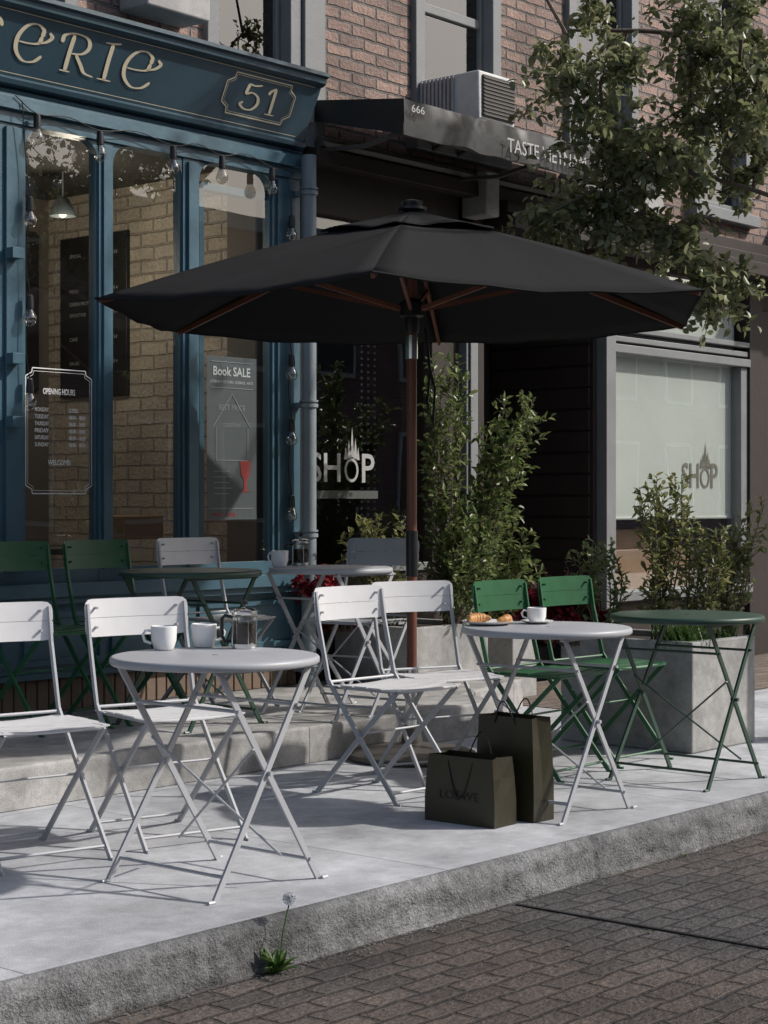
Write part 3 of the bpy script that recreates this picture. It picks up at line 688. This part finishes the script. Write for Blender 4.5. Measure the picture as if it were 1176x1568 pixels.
def press(x,y,z,az=150):
    e=empty('french_press',(x,y,z),R(az)); e.scale=(.86,.86,.80); m=MB()
    m.lathe([(.001,.012),(.044,.012),(.046,.02),(.046,.148)],(0,0,0),28,cap=False); m.make('glass_beaker',M['jar'],e)
    m=MB(); m.lathe([(.001,.014),(.0435,.014),(.0435,.105),(.001,.105)],(0,0,0),28,cap=False); m.make('coffee',M['coffee'],e)
    m=MB()
    m.lathe([(.047,.0),(.05,.002),(.05,.02),(.047,.022)],(0,0,0),28); m.lathe([(.048,.118),(.049,.118),(.049,.130),(.048,.130)],(0,0,0),28,cap=False)
    m.lathe([(.048,.140),(.050,.146),(.050,.156),(.040,.163),(.012,.168),(.004,.17)],(0,0,0),28)
    m.tube([(0,0,.165),(0,0,.185)],.003,6)
    for i in range(4):
        a_=i*math.pi/2+.4; m.bar((.0485*math.cos(a_),.0485*math.sin(a_),.02),(.0485*math.cos(a_),.0485*math.sin(a_),.125),.008,.003)
    m.make('metal_frame',M['chrome'],e,ang=50)
    m=MB(); m.tube([(.047,0,.128),(.075,0,.135),(.088,0,.12),(.086,0,.05),(.075,0,.03),(.05,0,.03)],.0075,8)
    m.lathe([(.004,.180),(.012,.183),(.013,.193),(.006,.20),(.001,.201)],(0,0,0),14,cap=False); m.make('handle',M['black'],e)
press(4.19,4.21,.711,130);press(6.42,6.06,.881,130)
pe=empty('croissant_plate',(5.61,4.29,.711)); m=MB(); m.lathe([(.001,0),(.06,0),(.10,.012),(.102,.015),(.062,.004),(.001,.004)],(0,0,.002),36,cap=False); m.make('plate',M['porc'],pe,ang=50)
def croissant(parent,cx,cy,rot,s=1):
    m=MB(); n=28; pts=[];rs=[]
    for i in range(n+1):
        u=i/n; a_=(u-.5)*2.7; rad=.045*s
        pts.append((cx+rad*math.sin(a_+rot)*1.15,cy+rad*math.cos(a_+rot),.024*s))
        rs.append(s*(.004+.018*math.sin(math.pi*u)**.8*(1+.10*math.sin(u*44))))
    m.tube(pts,rs,12); m.make('croissant',M['croi'],parent,ang=80)
croissant(pe,-.02,.01,.3);croissant(pe,.03,-.02,2.6,.9)

# ---- paper bags
def bag(x,y,w_,d_,h,txt=None,yaw=0,name='shopping_bag'):
    e=empty(name,(x,y,0.0),yaw); m=MB()
    ins=d_*.18
    def ring(z,inset,sc):
        return [(-d_/2*sc,-w_/2*sc,z),(0,-w_/2*sc+inset,z),(d_/2*sc,-w_/2*sc,z),(d_/2*sc,w_/2*sc,z),(0,w_/2*sc-inset,z),(-d_/2*sc,w_/2*sc,z)]
    rings=[ring(0.001,0,1.0),ring(h*.35,ins*.25,1.0),ring(h*.7,ins*.6,.96),ring(h,ins,.91)]
    vs=[v for r_ in rings for v in r_]; fs=[(5,4,3,2,1,0)]
    for i in range(3):
        for k_ in range(6): fs.append((i*6+k_,i*6+(k_+1)%6,(i+1)*6+(k_+1)%6,(i+1)*6+k_))
    m.add(vs,fs); ob=m.make('paper_body',M['bag'],e,smooth=False)
    so_=ob.modifiers.new('thick','SOLIDIFY'); so_.thickness=.0012; so_.offset=-1
    hm=MB()
    for sx in(-1,1):
        X=sx*(d_/2*.92+.001); pts=[]
        for i in range(13):
            u=i/12; pts.append((X+sx*.012*math.sin(math.pi*u),(-.22+.44*u)*w_*.8,h*.93+(.30*w_)*math.sin(math.pi*u)*(1 if (sx>0 or not txt) else -1.4)))
        hm.tube(pts,.0028,6)
    hm.make('cord_handles',M['black'],e)
    if txt: textmesh(txt,w_*.28,h*.36,h*.13,-d_/2-.0022,M['bagtxt'],e,w=w_*.56,face='-X')
bag(5.295,4.13,.32,.14,.25,'LOEWE',R(2)); bag(5.49,4.07,.285,.12,.385,None,R(-3))

# ---------------------------------------------------------------- umbrella
ue=empty('patio_umbrella',(6.43,5.36,0)); RT=1.5; A0=94
tips=[R(A0+60*i) for i in range(6)]
ZA=2.54
def zc(r): return ZA-(ZA-2.075)*(r/RT)+.02*math.sin(math.pi*min(1,r/RT))
def sector(mb,a0,a1,r0,r1,nr,na,zoff=0,sag=.0,drop=0,scal=0,flut=0):
    vs=[];fs=[]
    p0=Vector((math.cos(a0),math.sin(a0)));p1=Vector((math.cos(a1),math.sin(a1)))
    for i in range(nr+1):
        r=r0+(r1-r0)*i/nr
        for j_ in range(na+1):
            u=j_/na; q_=(p0*(1-u)+p1*u)*r; k4=4*u*(1-u)
            cc=q_*(1-scal*k4*(i/nr)**2)
            z=zc(r)+zoff-sag*k4*(r/RT)-drop*(i/nr)**3+ .006*math.sin(u*19+r*7+a0)*(r/RT)*k4
            z+=flut*(i/nr)**2*(.5+.5*math.sin(u*2*math.pi*1.0-1.2+a0*3))*k4**.5
            vs.append((cc.x,cc.y,z))
    for i in range(nr):
        for j_ in range(na):
            o=i*(na+1)+j_; fs.append((o,o+na+1,o+na+2,o+1))
    mb.add(vs,fs)
cm=MB()
for i in range(6): sector(cm,tips[i],tips[(i+1)%6],.16,RT,12,12,0,.035,.0,.02)
ob=cm.make('canopy',M['fabric'],ue,ang=12); so_=ob.modifiers.new('t','SOLIDIFY');so_.thickness=.003
cm=MB()
for i in range(6): sector(cm,tips[i],tips[(i+1)%6],.02,.46,8,14,.012,.01,.0,.06,.028)
ob=cm.make('vent_flap',M['fabric'],ue,ang=12); so_=ob.modifiers.new('t','SOLIDIFY');so_.thickness=.003
hm=MB()
for i in range(6):
    pts=[];p0=Vector((math.cos(tips[i]),math.sin(tips[i])))*RT;p1=Vector((math.cos(tips[(i+1)%6]),math.sin(tips[(i+1)%6])))*RT
    for j_ in range(13):
        u=j_/12;q_=(p0*(1-u)+p1*u)*(1-.02*4*u*(1-u)); pts.append((q_.x,q_.y,zc(RT)-.035*4*u*(1-u)+.006*math.sin(u*19+RT*7+tips[i])*4*u*(1-u)))
    hm.tube(pts,.006,5)
hm.make('hem',M['fabric'],ue)
rb=MB()
for a_ in tips:
    c_,s_a=math.cos(a_),math.sin(a_)
    rb.bar((c_*.04,s_a*.04,zc(.04)-.03),(c_*1.48,s_a*1.48,zc(1.48)-.018),.016,.024)
    rb.bar((c_*.05,s_a*.05,2.09),(c_*.78,s_a*.78,zc(.78)-.055),.014,.02)
rb.make('wooden_ribs',M['wood'],ue)
pl=MB(); pl.tube([(0,0,.10),(0,0,2.50)],.0235,18); pl.make('pole',M['wood'],ue)
pl=MB(); pl.lathe([(.03,2.41),(.055,2.43),(.055,2.49),(.03,2.51)],(0,0,0),20); pl.lathe([(.03,1.98),(.034,2.0),(.034,2.05),(.058,2.06),(.058,2.12),(.03,2.14)],(0,0,0),20)
pl.lathe([(.062,2.548),(.068,2.553),(.068,2.565),(.045,2.57),(.05,2.585),(.05,2.592),(.02,2.60),(.001,2.602)],(0,0,0),20)
pl.tube([(0,0,.85),(0,0,1.06)],.028,18)
pl.tube([(.04,-.05,2.0),(.05,-.07,1.8),(.04,-.06,1.66),(.06,-.08,1.56),(.06,-.09,1.72),(.04,-.06,1.86)],.007,6)
pl.make('black_fittings',M['black'],ue)
pl=MB(); pl.tube([(0,0,1.86),(0,0,1.97)],.0285,18); pl.tube([(0,0,.14),(0,0,.42)],.030,18); pl.tube([(.03,0,.36),(.06,0,.36)],.008,8); pl.make('metal_sleeves',M['chrome'],ue)
bs=MB(); bs.lathe([(.30,.003),(.305,.012),(.30,.03),(.26,.045),(.12,.06),(.05,.075),(.04,.15),(.035,.155)],(0,0,0),48); bs.make('base',M['steel'],ue)
ts=MB(); a_=tips[5]-.15
ts.tube([(math.cos(a_)*r_,math.sin(a_)*r_-.0,zc(r_)+.008+dz) for r_,dz in ((.95,0),(1.05,.012),(1.2,.0),(1.33,.005),(1.37,-.02))],.009,6)
ts.make('tie_strap',M['fabric'],ue)

# ---------------------------------------------------------------- vegetation
def leaf(vs,fs,pos,d,nrm,L_,W_,fold=.25):
    d=d.normalized(); s=d.cross(nrm)
    if s.length<1e-3: s=d.cross(Vector((1,.3,.2)))
    s.normalize(); n_=s.cross(d)
    o=len(vs)
    up=n_*W_*fold
    vs += [pos, pos+d*L_*.5-n_*L_*.02, pos+d*L_-n_*L_*.12, pos+d*L_*.30+s*W_*.42+up, pos+d*L_*.66+s*W_*.38+up*.8-n_*L_*.03, pos+d*L_*.30-s*W_*.42+up, pos+d*L_*.66-s*W_*.38+up*.8-n_*L_*.03]
    fs += [(o,o+1,o+4,o+3),(o+1,o+2,o+4),(o,o+5,o+6,o+1),(o+1,o+6,o+2)]
def rv(r=1): return Vector((random.gauss(0,r),random.gauss(0,r),random.gauss(0,r)))
def leafobj(name,vs,fs,mat,parent):
    me=bpy.data.meshes.new(name); me.from_pydata([tuple(v) for v in vs],[],fs); me.materials.append(mat); me.update()
    for p_ in me.polygons: p_.use_smooth=True
    o=bpy.data.objects.new(name,me); col.objects.link(o); o.parent=parent; return o
def shrub(name,stems,mat,leafL=.045,leafW=.02,dens=1.0,twig=.10):
    e=empty(name); vs=[];fs=[]; br=MB()
    for (bx,by,bz),(tx,ty,tz) in stems:
        b0=Vector((bx,by,bz));t0=Vector((tx,ty,tz)); mid=(b0+t0)/2+Vector((random.uniform(-.06,.06),random.uniform(-.06,.06),.03))
        pts=crom([tuple(b0),tuple(mid),tuple(t0)],8); Lt=(t0-b0).length
        br.tube(pts,[.006*(1-.8*i/len(pts)) for i in range(len(pts))],5)
        nn=int(Lt/.016*dens)
        for i in range(nn):
            u=(.12+.88*i/nn); idx=u*(len(pts)-1); i0=int(min(idx,len(pts)-2)); p_=pts[i0].lerp(pts[i0+1],idx-i0)
            dd=(pts[i0+1]-pts[i0]).normalized(); out=rv(); out-=dd*out.dot(dd); out.normalize()
            if i%3==0 and u<.95:
                tl=twig*random.uniform(.4,1.3)*(1-.35*u); tp=p_+out*tl*.8+dd*tl*.7+Vector((0,0,.015))
                br.tube([p_,p_.lerp(tp,.5)+Vector((0,0,-.006)),tp],[.0025,.002,.001],4)
                for q_ in range(6):
                    v=.25+.75*q_/5; pp=p_.lerp(tp,v); o2=rv(); leaf(vs,fs,pp,(tp-p_).normalized()*.8+o2.normalized()*.9+Vector((0,0,-.05)),Vector((0,0,1))+rv(.45),leafL*random.uniform(.6,1.1),leafW*random.uniform(.8,1.1))
            else:
                leaf(vs,fs,p_,out+dd*.6,Vector((0,0,1))+rv(.3),leafL*random.uniform(.6,1.15),leafW*random.uniform(.8,1.1))
    br.make('stems',M['bark'],e); leafobj('leaves',vs,fs,mat,e); return e
def stems(cx,cy,z0,n,spread,h0,h1,lean=(0,0)):
    out=[]
    for i in range(n):
        a_=random.uniform(0,6.28); r_=random.uniform(.2,1)*spread; h=random.uniform(h0,h1)
        b_=(cx+math.cos(a_)*r_*.25,cy+math.sin(a_)*r_*.25,z0); out.append((b_,(cx+math.cos(a_)*r_+lean[0]*h,cy+math.sin(a_)*r_+lean[1]*h,z0+h)))
    return out
def planter(x0,x1,y0,y1,z0,z1):
    e=empty('concrete_planter'); m=MB(); t_=.045
    V=[(x0,y0),(x1,y0),(x1,y1),(x0,y1)]; I=[(x0+t_,y0+t_),(x1-t_,y0+t_),(x1-t_,y1-t_),(x0+t_,y1-t_)]
    vs=[(a_,b_,z0) for a_,b_ in V]+[(a_,b_,z1) for a_,b_ in V]+[(a_,b_,z1) for a_,b_ in I]+[(a_,b_,z1-.08) for a_,b_ in I]
    fs=[(3,2,1,0)]
    for i in range(4):
        k_=(i+1)%4; fs+=[(i,k_,4+k_,4+i),(4+i,4+k_,8+k_,8+i),(8+i,8+k_,12+k_,12+i)]
    fs.append((12,13,14,15)); m.add(vs,fs,0)
    m.make('box',M['concrete'],e,bevel=.008,smooth=False)
    s0=MB(); s0.box(x0+t_+.001,x1-t_-.001,y0+t_+.001,y1-t_-.001,z1-.079,z1-.03); s0.make('soil',M['soil'],e)
planter(7.40,8.0,4.44,5.2,0.001,.53)
planter(7.62,8.30,6.34,6.93,.171,.50)
planter(8.75,9.0,6.5,6.85,.001,.45)
random.seed(11)
shrub('privet_shrub',stems(8.12,6.5,.46,6,.15,1.2,1.62,(.0,.0)),M['leafS'],.060,.028,.9,.12)
shrub('privet_shrub',stems(8.15,6.48,.46,10,.20,.95,1.38,(.42,-.08)),M['leafS'],.062,.030,.9,.13)
shrub('privet_shrub',stems(8.1,6.45,.46,10,.28,.4,.95,(.15,-.1)),M['leafS'],.062,.030,.9,.12)
shrub('privet_shrub',stems(7.72,6.6,.46,11,.20,.3,.70,(-.20,.0)),M['leafY'],.052,.024,.9,.10)
shrub('privet_shrub',stems(7.62,4.78,.49,9,.15,.6,.95),M['leafY'],.047,.022,.95,.09)
shrub('privet_shrub',stems(7.78,4.65,.49,10,.20,.35,.78,(.1,-.05)),M['leafY'],.047,.022,.95,.09)
shrub('privet_shrub',stems(7.92,4.56,.49,8,.15,.45,.75,(.16,-.10)),M['leafY'],.044,.020,.95,.09)
shrub('privet_shrub',stems(7.50,5.0,.49,8,.15,.3,.6,(-.05,.1)),M['leafS'],.044,.021,.95,.09)
shrub('red_heuchera',stems(7.40,5.12,.48,24,.22,.12,.30,(-.6,.25)),M['leafR'],.055,.042,1.8,.06)
shrub('red_heuchera',stems(7.60,6.85,.46,22,.24,.12,.34,(-.9,.0)),M['leafR'],.055,.042,1.8,.06)
shrub('dry_twigs',stems(7.45,5.1,.48,6,.22,.25,.45,(-.25,.2)),leafmat('rusty_leaves',[(.16,.07,.03),(.1,.05,.02)]),.03,.01,.5,.04)
shrub('climbing_bush',stems(8.75,6.6,.40,9,.22,.3,.75,(.1,-.1)),M['leafS'],.06,.03)
def tuft(name,cx,cy,z,n,h,spread,mat):
    vs=[];fs=[]
    for i in range(n):
        a_=random.uniform(0,6.28);b_=Vector((cx+random.gauss(0,spread*.3),cy+random.gauss(0,spread*.3),z)); hh=h*random.uniform(.5,1)
        d=Vector((math.cos(a_),math.sin(a_),0)); s=Vector((-d.y,d.x,0))*.0025; o=len(vs)
        m_=b_+d*spread*.3+Vector((0,0,hh*.6)); t0=b_+d*spread*random.uniform(.6,1)+Vector((0,0,hh*random.uniform(.6,1)))
        vs+=[b_-s,b_+s,m_+s,m_-s,t0]; fs+=[(o,o+1,o+2,o+3),(o+3,o+2,o+4)]
    me=bpy.data.meshes.new(name); me.from_pydata([tuple(v) for v in vs],[],fs); me.materials.append(mat); ob=bpy.data.objects.new(name,me); col.objects.link(ob)
tuft('grass_tuft',7.50,4.56,.49,300,.20,.16,M['grass'])
tuft('grass_tuft',7.9,4.55,.49,120,.14,.12,M['grass'])
def weed(x,y,n,L_,name='weed'):
    vs=[];fs=[]
    for i in range(n):
        a_=random.uniform(0,6.28); leaf(vs,fs,Vector((x+random.gauss(0,.012),y-.01+random.gauss(0,.006),-.149)),Vector((math.cos(a_),math.sin(a_)*.7-.25,random.uniform(.3,1.3))),Vector((0,0,1)),L_*random.uniform(.5,1.1),L_*.24)
    return leafobj(name,vs,fs,M['grass'],None)
weed(3.68,3.585,26,.085); weed(8.0,3.585,18,.07); weed(8.07,3.585,10,.08); weed(5.9,3.59,4,.03)
de=empty('dandelion'); m=MB(); m.tube([(3.69,3.57,-.15),(3.70,3.562,-.03),(3.725,3.56,.05)],.0022,5); m.make('stem',M['grass'],de)
m=MB(); c_=Vector((3.725,3.56,.058))
for i in range(160):
    v=rv().normalized()*.019; m.bar(c_,c_+v,.0006,.0006); m.box(c_.x+v.x-.001,c_.x+v.x+.001,c_.y+v.y-.001,c_.y+v.y+.001,c_.z+v.z-.001,c_.z+v.z+.001)
m.make('seed_head',M['puff'],de)
vs=[];fs=[]
for i in range(60):
    leaf(vs,fs,Vector((random.uniform(3,10),random.uniform(1.5,3.56),-.146)),Vector((random.uniform(-1,1),random.uniform(-1,1),.05)),Vector((0,0,1)),.025,.012,.1)
leafobj('fallen_leaves',vs,fs,simple('dry_leaf',(.12,.095,.055),.8),None)
# grit gathered along the kerb foot
m=MB()
for i in range(900):
    gx=random.uniform(2.0,9.0); gy=3.592-abs(random.gauss(0,.035)); s0=random.uniform(.0015,.006)
    vs=[Vector((gx,gy,-.149))+Vector((math.cos(t_)*s0*random.uniform(.7,1.2),math.sin(t_)*s0*random.uniform(.7,1.2),0)) for t_ in (0,1.57,3.14,4.71)]+[Vector((gx,gy,-.149+s0*random.uniform(.5,.9)))]
    m.add(vs,[(0,1,4),(1,2,4),(2,3,4),(3,0,4)])
m.make('kerb_grit',M['kerb'],smooth=False)

def tree(name,base,e1,limbs,clusters,seed,crad=.19,lsz=.060):
    random.seed(seed); e=empty(name); br=MB(); vs=[];fs=[]
    B=Vector(base); e1=Vector((e1[0],e1[1],0)).normalized(); e2=Vector((e1.y,-e1.x,0))
    W=lambda a,b_,z: B+e1*a+e2*b_+Vector((0,0,z-B.z))
    nodes=[]
    for pts,r0,r1 in limbs:
        q_=crom([tuple(W(*p_)) for p_ in pts],8); br.tube(q_,[r0+(r1-r0)*i/(len(q_)-1) for i in range(len(q_))],10); nodes+=q_[4:]
    for a,b_,z,leafn in clusters:
        c0=W(a,b_,z)
        cand=min(nodes,key=lambda q_:(q_-c0).length+(.6 if q_.z>c0.z+.6 else 0))
        mid=cand.lerp(c0,.5)+Vector((random.uniform(-.08,.08),random.uniform(-.08,.08),.06))
        q_=crom([tuple(cand),tuple(mid),tuple(c0)],6); br.tube(q_,[.011-.008*i/(len(q_)-1) for i in range(len(q_))],6); nodes+=q_[3:]
        nt_=9
        for k_ in range(nt_):
            s0=random.choice(q_[3:]); off=rv(.6)*crad; off.z=off.z*.75-.03
            tp=c0+off
            br.tube([s0,s0.lerp(tp,.5)+Vector((0,0,.03)),tp],[.004,.003,.0015],4)
            for i in range(int(leafn/nt_)):
                v=random.uniform(.3,1.08); pp=s0.lerp(tp,v)+Vector((0,0,.03*math.sin(math.pi*min(v,1))))+rv(.022)
                d=rv(.7)+Vector((0,0,-.25)); leaf(vs,fs,pp,d,Vector((0,0,1))+rv(.6),lsz*random.uniform(.6,1.15),lsz*.62*random.uniform(.8,1.1),.18)
    br.make('trunk_and_limbs',M['bark'],e); leafobj('foliage',vs,fs,M['leafT'],e)
limbs=[([(0,0,-.15),(.03,0,1.2),(.0,.05,2.4),(.05,0,3.6),(.1,.1,5.2)],.13,.05),
 ([(.0,.03,2.7),(.5,.0,3.25),(1.1,.05,3.55),(1.7,.1,3.6)],.030,.007),
 ([(.0,.03,2.3),(.45,.0,2.62),(.9,.0,2.80),(1.35,-.02,2.86),(1.8,.0,2.66)],.016,.005),
 ([(.02,.0,3.3),(.5,-.2,3.9),(1.1,-.3,4.4)],.05,.012),([(.02,.0,3.3),(-.5,.3,4.0),(-1.1,.3,4.6)],.05,.012),([(0,0,3.0),(.1,.7,3.6),(.2,1.2,4.2)],.045,.01),([(0,0,3.0),(.2,-.7,3.7),(.2,-1.2,4.3)],.045,.01)]
cl=[(1.90,0,2.56),(1.76,.1,2.60),(1.62,.1,2.72),(1.60,-.1,2.98),(1.50,0,2.86),(1.62,0,3.18),(1.76,.1,3.44),(1.72,0,3.28),(1.64,-.1,3.66),(1.40,.2,3.52),(1.16,-.1,3.6),(.87,.1,3.62),(1.02,0,3.44),(1.47,-.2,3.30),(1.43,.1,3.04),(1.30,-.1,2.76),(1.45,0,2.62),(1.58,0,2.60),(1.24,.1,2.58),(1.35,0,2.52),(1.12,0,2.44),(1.2,0,2.52),(1.02,-.05,2.34),(.95,0,2.18),(.93,.05,2.28),(1.03,.2,3.22),(.83,-.2,3.06),(1.12,.1,2.96),(1.24,.2,3.16),(.9,-.1,3.34),(.76,.1,2.86),(1.0,-.3,3.5),(.75,-.1,3.25),(.7,0,3.02),(.95,0,3.08),(1.25,-.2,2.88),(.7,.2,3.5),(1.03,.1,2.82),(.86,0,3.2),(1.15,0,3.36)]
cl=[(a,b_*2,z,225) for a,b_,z in cl]
random.seed(3)
for i in range(12):
    a_=random.uniform(0,6.28); r_=1.5*math.sqrt(random.random()); cl.append((r_*math.cos(a_)+.5,r_*math.sin(a_)*.6+.3,random.uniform(4.2,5.7)-.3*r_,110))
tree('street_tree',(8.6,3.9,0),(-.652,.758),limbs,cl,5)

# ---------------------------------------------------------------- opposite side of the street (seen only as reflections)
ob=empty('opposite_terrace'); w=MB(); w.box(-15,60,-12.5,-12,-.15,7.0); w.make('brick_wall',M['brick2'],ob,smooth=False)
w=MB(); gl=MB()
for i in range(26):
    X=-14+i*2.8
    for z in (.9,4.0): w.box(X-.1,X+1.3,-11.99,-11.93,z-.1,z+1.9); gl.box(X,X+1.2,-11.928,-11.91,z,z+1.8)
w.box(-15,60,-11.99,-11.8,6.7,7.0); w.make('stone_surrounds',simple('pale_stone',(.6,.58,.52),.8),ob,smooth=False); gl.make('windows',M['board'],ob,smooth=False)
pvm=MB(); pvm.box(-15,60,-11.9,-9.5,-.15,0); pvm.make('opposite_pavement',M['slab'],smooth=False)

# ---------------------------------------------------------------- light
EL=37; AZ=R(-46)
sd=Vector((math.cos(R(EL))*math.cos(AZ),math.cos(R(EL))*math.sin(AZ),math.sin(R(EL)))).normalized()
ld=bpy.data.lights.new('sun','SUN'); ld.energy=4.0; ld.angle=R(1.3); ld.color=(1,.955,.90)
lo=bpy.data.objects.new('sun',ld); col.objects.link(lo); lo.rotation_euler=(-sd).to_track_quat('-Z','Y').to_euler(); lo.location=(20,-15,20)
wd=bpy.data.worlds.new('World'); scene.world=wd; wd.use_nodes=True; nt=wd.node_tree
sk=nt.nodes.new('ShaderNodeTexSky'); sk.sky_type='NISHITA'; sk.sun_disc=False; sk.sun_elevation=R(EL); sk.sun_rotation=math.atan2(sd.x,sd.y); sk.air_density=1.0; sk.dust_density=2.5; sk.ozone_density=.8
nt.links.new(sk.outputs[0],nt.nodes['Background'].inputs[0]); nt.nodes['Background'].inputs[1].default_value=.14

# ---------------------------------------------------------------- camera
cd=bpy.data.cameras.new('camera'); co=bpy.data.objects.new('camera',cd); col.objects.link(co); scene.camera=co
co.location=(0,0,1.19); co.rotation_euler=(R(90),0,R(-49.3)); cd.sensor_fit='VERTICAL'; cd.sensor_height=36; cd.lens=63.2; cd.shift_y=-.0089; cd.clip_end=1000; cd.clip_start=.05
scene.view_settings.view_transform='Standard'; scene.view_settings.look='None'; scene.view_settings.exposure=0
